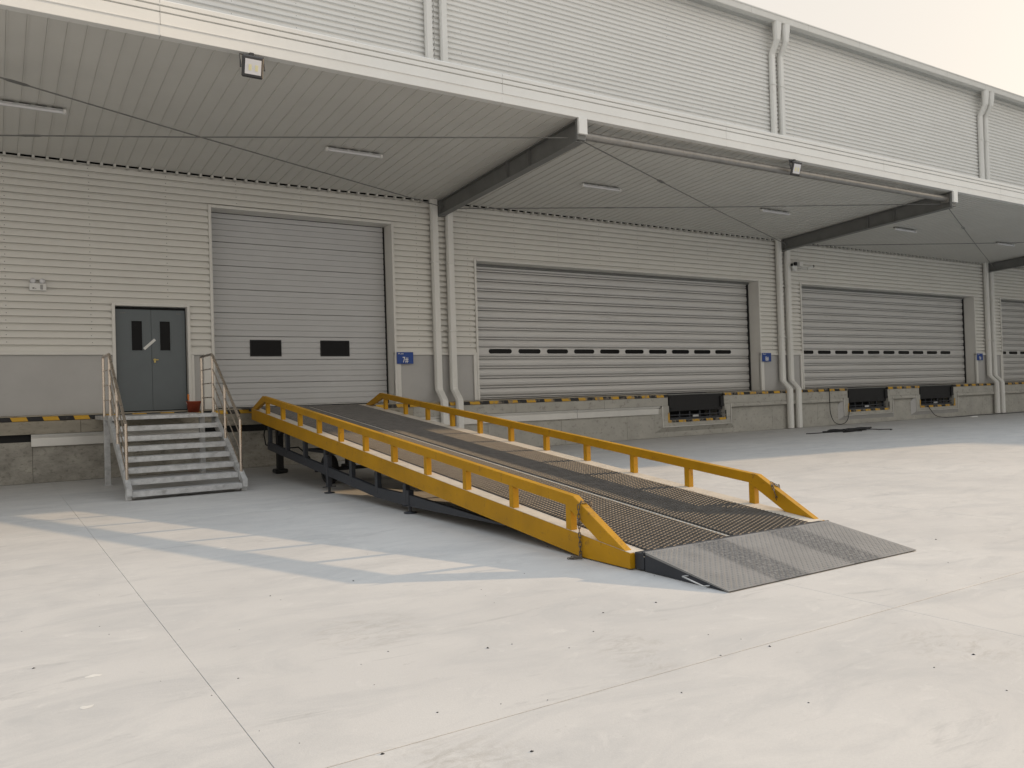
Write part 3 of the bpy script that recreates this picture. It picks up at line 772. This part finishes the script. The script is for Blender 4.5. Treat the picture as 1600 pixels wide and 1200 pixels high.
# ================================================================== STAIRS
sx0,sx1=1.77,3.55; LZ=1.31
stt=thing('metal_staircase','galvanised steel staircase with stainless tube railings up to the slate double door','staircase',((sx0+sx1)/2,15,0))
def tread(y,z):
    t_=B(); x0,x1=sx0+.045,sx1-.045
    t_.prism([(y,z-.085),(y,z-.004),(y+.006,z),(y+.30,z),(y+.30,z-.05),(y+.295,z-.05),(y+.295,z-.006),(y+.009,z-.006),(y+.009,z-.085)],0,x0,x1)
    return t_
for i in range(7): tread(14.04+.27*i,.14+.166*i).build('tread', M['galv'], stt)
for i in range(7):
    b_=B(); y=14.04+.27*i; z=.14+.166*i
    for s_ in (sx0+.046,sx1-.086): b_.box(s_,s_+.04,y+.05,y+.25,z-.055,z-.008)
    b_.build('tread_bracket', M['galv'], stt)
B().box(sx0-.01,sx1+.01,15.92,18.80,LZ-.012,LZ,.002).build('landing', M['galv'], stt)
B().box(sx0-.01,sx1+.01,15.905,15.919,LZ-.065,LZ,.002).build('landing_nosing', M['galv'], stt)
B().box(sx0-.01,sx0+.03,15.92,18.80,LZ-.075,LZ-.013).build('landing_beam', M['galv'], stt)
B().box(sx1-.03,sx1+.01,15.92,18.80,LZ-.075,LZ-.013).build('landing_beam', M['galv'], stt)
for xx in (sx0,sx1):
    B().prism([(14.02,.075),(14.02,.20),(16.25,LZ+.02),(16.25,LZ-.16)],0,xx-.04,xx+.04).build('stringer', M['galv'], stt)
    B().box(xx-.045,xx+.045,14.10,14.2,.0,.14,.006).build('foot', M['galv'], stt)
    # railing
    y_l,y_m,y_u,y_e=14.27,15.33,16.25,17.22
    zt_l=1.205; zt_u=2.435
    rl=B().tube([(xx,y_l,zt_l-.03),(xx,y_l+.02,zt_l),(xx,y_u-.04,zt_u-.02),(xx,y_u+.03,zt_u),(xx,y_e-.05,zt_u),(xx,y_e+.02,zt_u-.01),(xx,y_e+.05,zt_u-.06)],.025,12)
    rl=rl.build('handrail', M['stainless'], stt)
    sl=(zt_u-zt_l)/(y_u-y_l)
    for (yy,b0,tt_) in ((y_l,.19,zt_l+.0),(y_m,.20+(y_m-14.02)*.5,zt_l+(y_m-y_l)*sl),(y_u,LZ,zt_u-.02),(y_e,LZ,zt_u-.02)):
        B().cyl((xx,yy,b0-.06),(xx,yy,tt_),.024,14).build('rail_post', M['stainless'], stt)
    B().lathe([(0,0),(.04,0),(.04,.015),(.026,.03),(.026,.05)],(xx,y_l,.15),12).build('post_collar', M['stainless'], stt)
    for k in (1,2,3):
        B().tube([(xx,y_l,zt_l-.275*k+.0),(xx,y_u-.02,zt_u-.275*k-.01),(xx,y_u+.02,zt_u-.275*k),(xx,y_e,zt_u-.275*k)],.011,8).build('mid_rail', M['stainless'], stt)
for xx in (sx0+.03,sx1-.03):
    lg=B(); lg.box(xx-.05,xx+.05,17.12,17.22,.0,LZ-.02,.004); lg.box(xx-.08,xx+.08,17.09,17.25,0,.012); lg.build('landing_leg', M['galv'], stt)

# ================================================================== FITTINGS
# strip lights under the canopy
def strip_light():
    t_=thing('strip_light','weatherproof strip light','strip light',(.55,16.3,zc_(16.3)-.045),'strip lights under the canopy')
    z=zc_(16.3)-.03
    B().box(-.08,1.18,16.26,16.34,z-.045,z-.012,.008).build('housing', M['galv'], t_)
    B().tube([(-.03,16.295,z-.062),(1.13,16.295,z-.062)],.027,10).build('diffuser', M['lens'], t_)
    for xx in (-.085,1.135): B().box(xx,xx+.05,16.255,16.345,z-.092,z-.014,.008).build('end_cap', M['lamp_grey'] if 0 else M['white'], t_)
    for k in range(5): B().box(-.02+k*.245,.16+k*.245,16.345,16.375,z-.03,z+.020).build('clip', M['black'], t_)
    return t_
s0=strip_light(); s0['label']='weatherproof strip light cut by the left edge of the photo'
lab=['weatherproof strip light above the sectional door, left of the first beam','weatherproof strip light just right of the first canopy beam','weatherproof strip light left of the second beam, under the canopy','weatherproof strip light just right of the second canopy beam','weatherproof strip light farthest right under the canopy','weatherproof strip light beyond the third beam']
for k in range(5): dup(s0,(6.03+6.62*k if k<1 else 6.05+6.68*k,0,0),label=lab[k])
# floodlights on the canopy edge
def flood(x,label,rot):
    t_=thing('floodlight',label,'floodlight',(x,12.86,6.72),'floodlights at the canopy edge')
    a=Matrix.Translation((x,12.84,6.75)) @ Matrix.Rotation(rot,4,'X')
    B().box(-.165,.165,-.028,.028,-.165,.165,.02,T=a).build('lamp_housing', M['lamp_grey'], t_)
    B().box(-.125,.125,-.034,-.0285,-.115,.11,.004,T=a).build('lens', M['lens'], t_)
    g_=B()
    for sx in (-.07,.03): g_.box(sx,sx+.045,-.037,-.0345,-.06,.03,T=a)
    g_.build('led_chip', mat('led_yellow',(.7,.66,.42),.4), t_)
    g_=B()
    g_.tube([(x-.185,12.84,6.72),(x-.185,12.88,6.94),(x+.185,12.88,6.94),(x+.185,12.84,6.72)],.012,8); g_.box(x-.03,x+.03,12.86,12.98,6.93,6.985)
    g_.build('bracket', M['lamp_grey'], t_)
flood(3.53,'square floodlight under the canopy edge near the left side of the photo',math.radians(16))
flood(16.52,'square floodlight in front of the galvanised strut tube',math.radians(16))
# emergency light
em=thing('emergency_light','white twin head emergency light on the cladding left of the double door','emergency light',(.80,19.1,3.9))
B().box(.655,.955,19.06,19.148,3.89,4.035,.006).build('case', M['white'], em)
g_=B(); g_.box(.71,.745,19.056,19.0595,3.925,3.945); g_.box(.76,.775,19.056,19.0595,3.925,3.937); g_.build('indicator', M['black'], em)
g_=B()
for k in range(5): g_.box(.845,.895,19.056,19.0595,3.915+k*.02,3.925+k*.02)
g_.build('speaker_grille', M['lamp_grey'], em)
for xx in (.72,.885):
    hd=B().lathe([(0,-.03),(.03,-.03),(.05,.0),(.058,.035),(.05,.038),(0,.03)],(xx,19.07,4.085),16,'y').build('lamp_head', M['lens'], em)
    B().cyl((xx,19.09,4.03),(xx,19.09,4.06),.012,8).build('swivel', M['white'], em)
# dock number signs
def text_mesh(body,size,loc,mname):
    cu=bpy.data.curves.new('t','FONT'); cu.body=body; cu.size=size; cu.extrude=.0012; cu.align_x='CENTER'; cu.offset=size*.012
    o=bpy.data.objects.new('t',cu); COL.objects.link(o); bpy.context.view_layer.update()
    dg=bpy.context.evaluated_depsgraph_get(); me=bpy.data.meshes.new_from_object(o.evaluated_get(dg)); bpy.data.objects.remove(o)
    R_=Matrix.Rotation(math.pi/2,4,'X') @ Matrix.Diagonal((.72,1,1,1)); me.transform(R_); me.materials.clear(); me.materials.append(mname); me.name='lettering'
    return me
def sign(x0,num,label):
    t_=thing('dock_sign',label,'sign',(x0+.23,19.1,2.36),'blue dock number signs')
    B().box(x0,x0+.46,19.085,19.10,2.355,2.655,.003).build('sign_plate', M['blue'], t_)
    place('lettering', text_mesh(num,.205,None,M['white']), (x0+.235,19.083,2.39), t_)
    q=B(); xx=x0+.035
    for ww,hh,sh_ in ((.010,.03,0),(.010,.03,.012),(.010,.03,.012),(.022,.008,0),(.016,.018,.006),(.018,.018,.006),(.016,.018,.006)):
        q.box(xx,xx+ww,19.082,19.0845,2.60+sh_*.3,2.60+sh_*.3+hh); xx+=ww+.008
    q.build('small_lettering', M['white'], t_)
    b_=B(); b_.box(x0+.02,x0+.05,19.10,19.115,2.37,2.64); b_.build('sign_batten', M['trim'], t_)
sign(8.70,'7#','blue sign reading 7# beside the tall sectional door')
sign(22.43,'8#','blue sign reading 8# between the two wide shutters')
sign(36.26,'9#','blue sign reading 9# at the right end by the last downpipes')
# camera cluster
cc=thing('cctv_cluster','small cluster of security cameras and a junction box right of the second pair of downpipes','security camera',(24.4,19.0,5.6))
B().box(24.15,24.40,19.05,19.148,5.60,5.80,.008).build('junction_box', M['white'], cc)
B().box(24.20,24.32,18.98,19.05,5.78,5.90,.006).build('detector', M['black'], cc)
for sx,ex,nm in ((24.15,23.88,0),(24.42,24.85,1)):
    z=5.68 if nm==0 else 5.72
    B().tube([(sx,19.05,z-.08),((sx+ex)/2,18.9,z-.04),(ex,18.86,z+.0)],.018,8).build('camera_arm', M['white'], cc)
    d=Vector((ex-sx,-.12,.16)).normalized(); p=Vector((ex,18.84,z))
    B().tube([p-d*.14,p+d*.10],.045,12).build('camera_body', M['white'], cc)
    B().tube([p+d*.101,p+d*.14],.047,12).build('camera_hood', M['black'], cc)
B().box(24.42,24.60,18.95,19.1,5.76,5.92,.006).build('floodlight_head', M['white'], cc)
# paper strip across the doors
T_=Matrix.Translation((2.905,YF-.004,2.825)) @ Matrix.Rotation(-math.radians(43),4,'Y')
ps=B().box(-.155,.155,-.0015,.0015,-.028,.028,T=T_).build('paper_strip', M['white'], None)
ps['label']='white paper seal strip taped diagonally across the two slate doors'; ps['category']='paper strip'
# bucket with a trowel
bk=thing('bucket','brick red plastic bucket standing on the landing beside the double door','bucket',(3.68,18.72,LZ))
bz=LZ+.0
B().lathe([(0,.004),(.105,.004),(.112,.0),(.150,.225),(.158,.228),(.158,.243),(.146,.243),(.106,.012),(0,.012)],(3.68,18.72,bz),28).build('pail', M['red'], bk)
B().tube([(3.68+.155*math.cos(a),18.72-.155*math.sin(a)*.5,bz+.235-.12*math.sin(a)) for a in [math.pi*k/10 for k in range(11)]],.004,6).build('handle', M['galv'], bk)
tw=thing('trowel','orange handled trowel standing in the brick red bucket','trowel',(3.60,18.72,bz+.05))
B().tube([(3.60,18.74,bz+.10),(3.585,18.75,bz+.26)],.006,6).build('shaft', M['galv'], tw)
B().tube([(3.585,18.75,bz+.26),(3.582,18.755,bz+.30),(3.578,18.76,bz+.40)],[.014,.022,.018],10).build('grip', M['orange'], tw)
B().box(3.57,3.63,18.73,18.745,bz+.03,bz+.11,.002).build('blade', M['galv'], tw)
# black cable: hangs over the dock edge then lies in a tangle
def smooth(pts,n=5):
    out=[]; P_=[Vector(p) for p in pts]
    for i in range(len(P_)-1):
        p0=P_[max(i-1,0)];p1=P_[i];p2=P_[i+1];p3=P_[min(i+2,len(P_)-1)]
        for k in range(n):
            t=k/n; out.append(.5*((2*p1)+(-p0+p2)*t+(2*p0-5*p1+4*p2-p3)*t*t+(-p0+3*p1-3*p2+p3)*t**3))
    out.append(P_[-1]); return out
cb=B().tube(smooth([(25.57,19.3,1.37),(25.58,18.85,1.365),(25.60,18.79,1.30),(25.60,18.78,.9),(25.62,18.78,.45),(25.78,18.74,.12),(26.1,18.70,.03),(26.45,18.72,.12),(26.66,18.76,.35),(26.72,18.78,.60),(26.73,18.83,.80)]),.013,8)
cb=cb.build('power_cable', M['black'], None); cb['label']='black cable hanging in a loop over the dock edge left of a leveller'; cb['category']='cable'
cb=B().tube(smooth([(31.9,18.80,.50),(32.0,18.74,.30),(32.25,18.70,.10),(32.7,18.6,.015),(33.6,18.4,.015),(34.8,18.55,.015),(36.0,18.4,.015),(37.6,18.3,.015),(40,18.2,.015)]),.013,8)
cb=cb.build('power_cable', M['black'], None); cb['label']='black cable trailing along the foot of the dock at the far right'; cb['category']='cable'
pts=[]; random.seed(3)
for k in range(46):
    a=k*.55; rr=.62+.38*math.sin(k*1.7); pts.append((22.75+rr*1.25*math.cos(a)+random.uniform(-.15,.15), 16.0+rr*.38*math.sin(a)+random.uniform(-.06,.06), .014+.016*(k%5)))
pts=[(20.9,16.2,.014),(21.4,16.1,.014)]+pts+[(23.6,15.5,.03),(24.1,15.45,.014),(23.75,15.25,.014)]
cb=B().tube(smooth(pts,4),.014,8).build('cable_coil', M['black'], None); cb['label']='tangle of black cable lying on the yard in front of the dock'; cb['category']='cable'
tg=B().tube([(33.0,17.7,.02),(33.5,17.72,.02)],.03,8).build('white_tube', M['white'], None); tg['label']='short white tube lying at the foot of the dock near the 9# sign'; tg['category']='tube'
# grit on the yard
random.seed(11); pb=B()
def grit(x,y,r):
    q=[(x+r*math.cos(a)*random.uniform(.7,1.3),y+r*math.sin(a)*random.uniform(.7,1.3),.0005) for a in [2*math.pi*k/6 for k in range(6)]]
    pb.add(q+[(x+random.uniform(-.3,.3)*r,y,r*random.uniform(.5,.9))],[(k,(k+1)%6,6) for k in range(6)])
for k in range(85):
    d=random.uniform(2.0,9.0); an=random.uniform(-.15,1.15); grit(d*math.sin(an),d*math.cos(an)*.9,random.choice((.003,.004,.004,.005,.006,.009)))
pb.build('grit', M['tyre'], None, org=(0,0,0), kind='stuff')
pw=B()
for (x,y,r) in ((.43,5.12,.05),(.36,4.62,.035),(1.95,8.75,.05)):
    n=10; q=[(x+r*math.cos(2*math.pi*k/n)*random.uniform(.5,1.5),y+r*.7*math.sin(2*math.pi*k/n)*random.uniform(.4,1.3),.0008) for k in range(n)]
    pw.add(q+[(x,y,.0014)],[(k,(k+1)%n,n) for k in range(n)])
pw.build('plaster_spots', mat('plaster',(.60,.59,.56),.8), None, org=(0,0,0), kind='stuff')
for m in bpy.data.materials:
    if 'out' in m: del m['out']
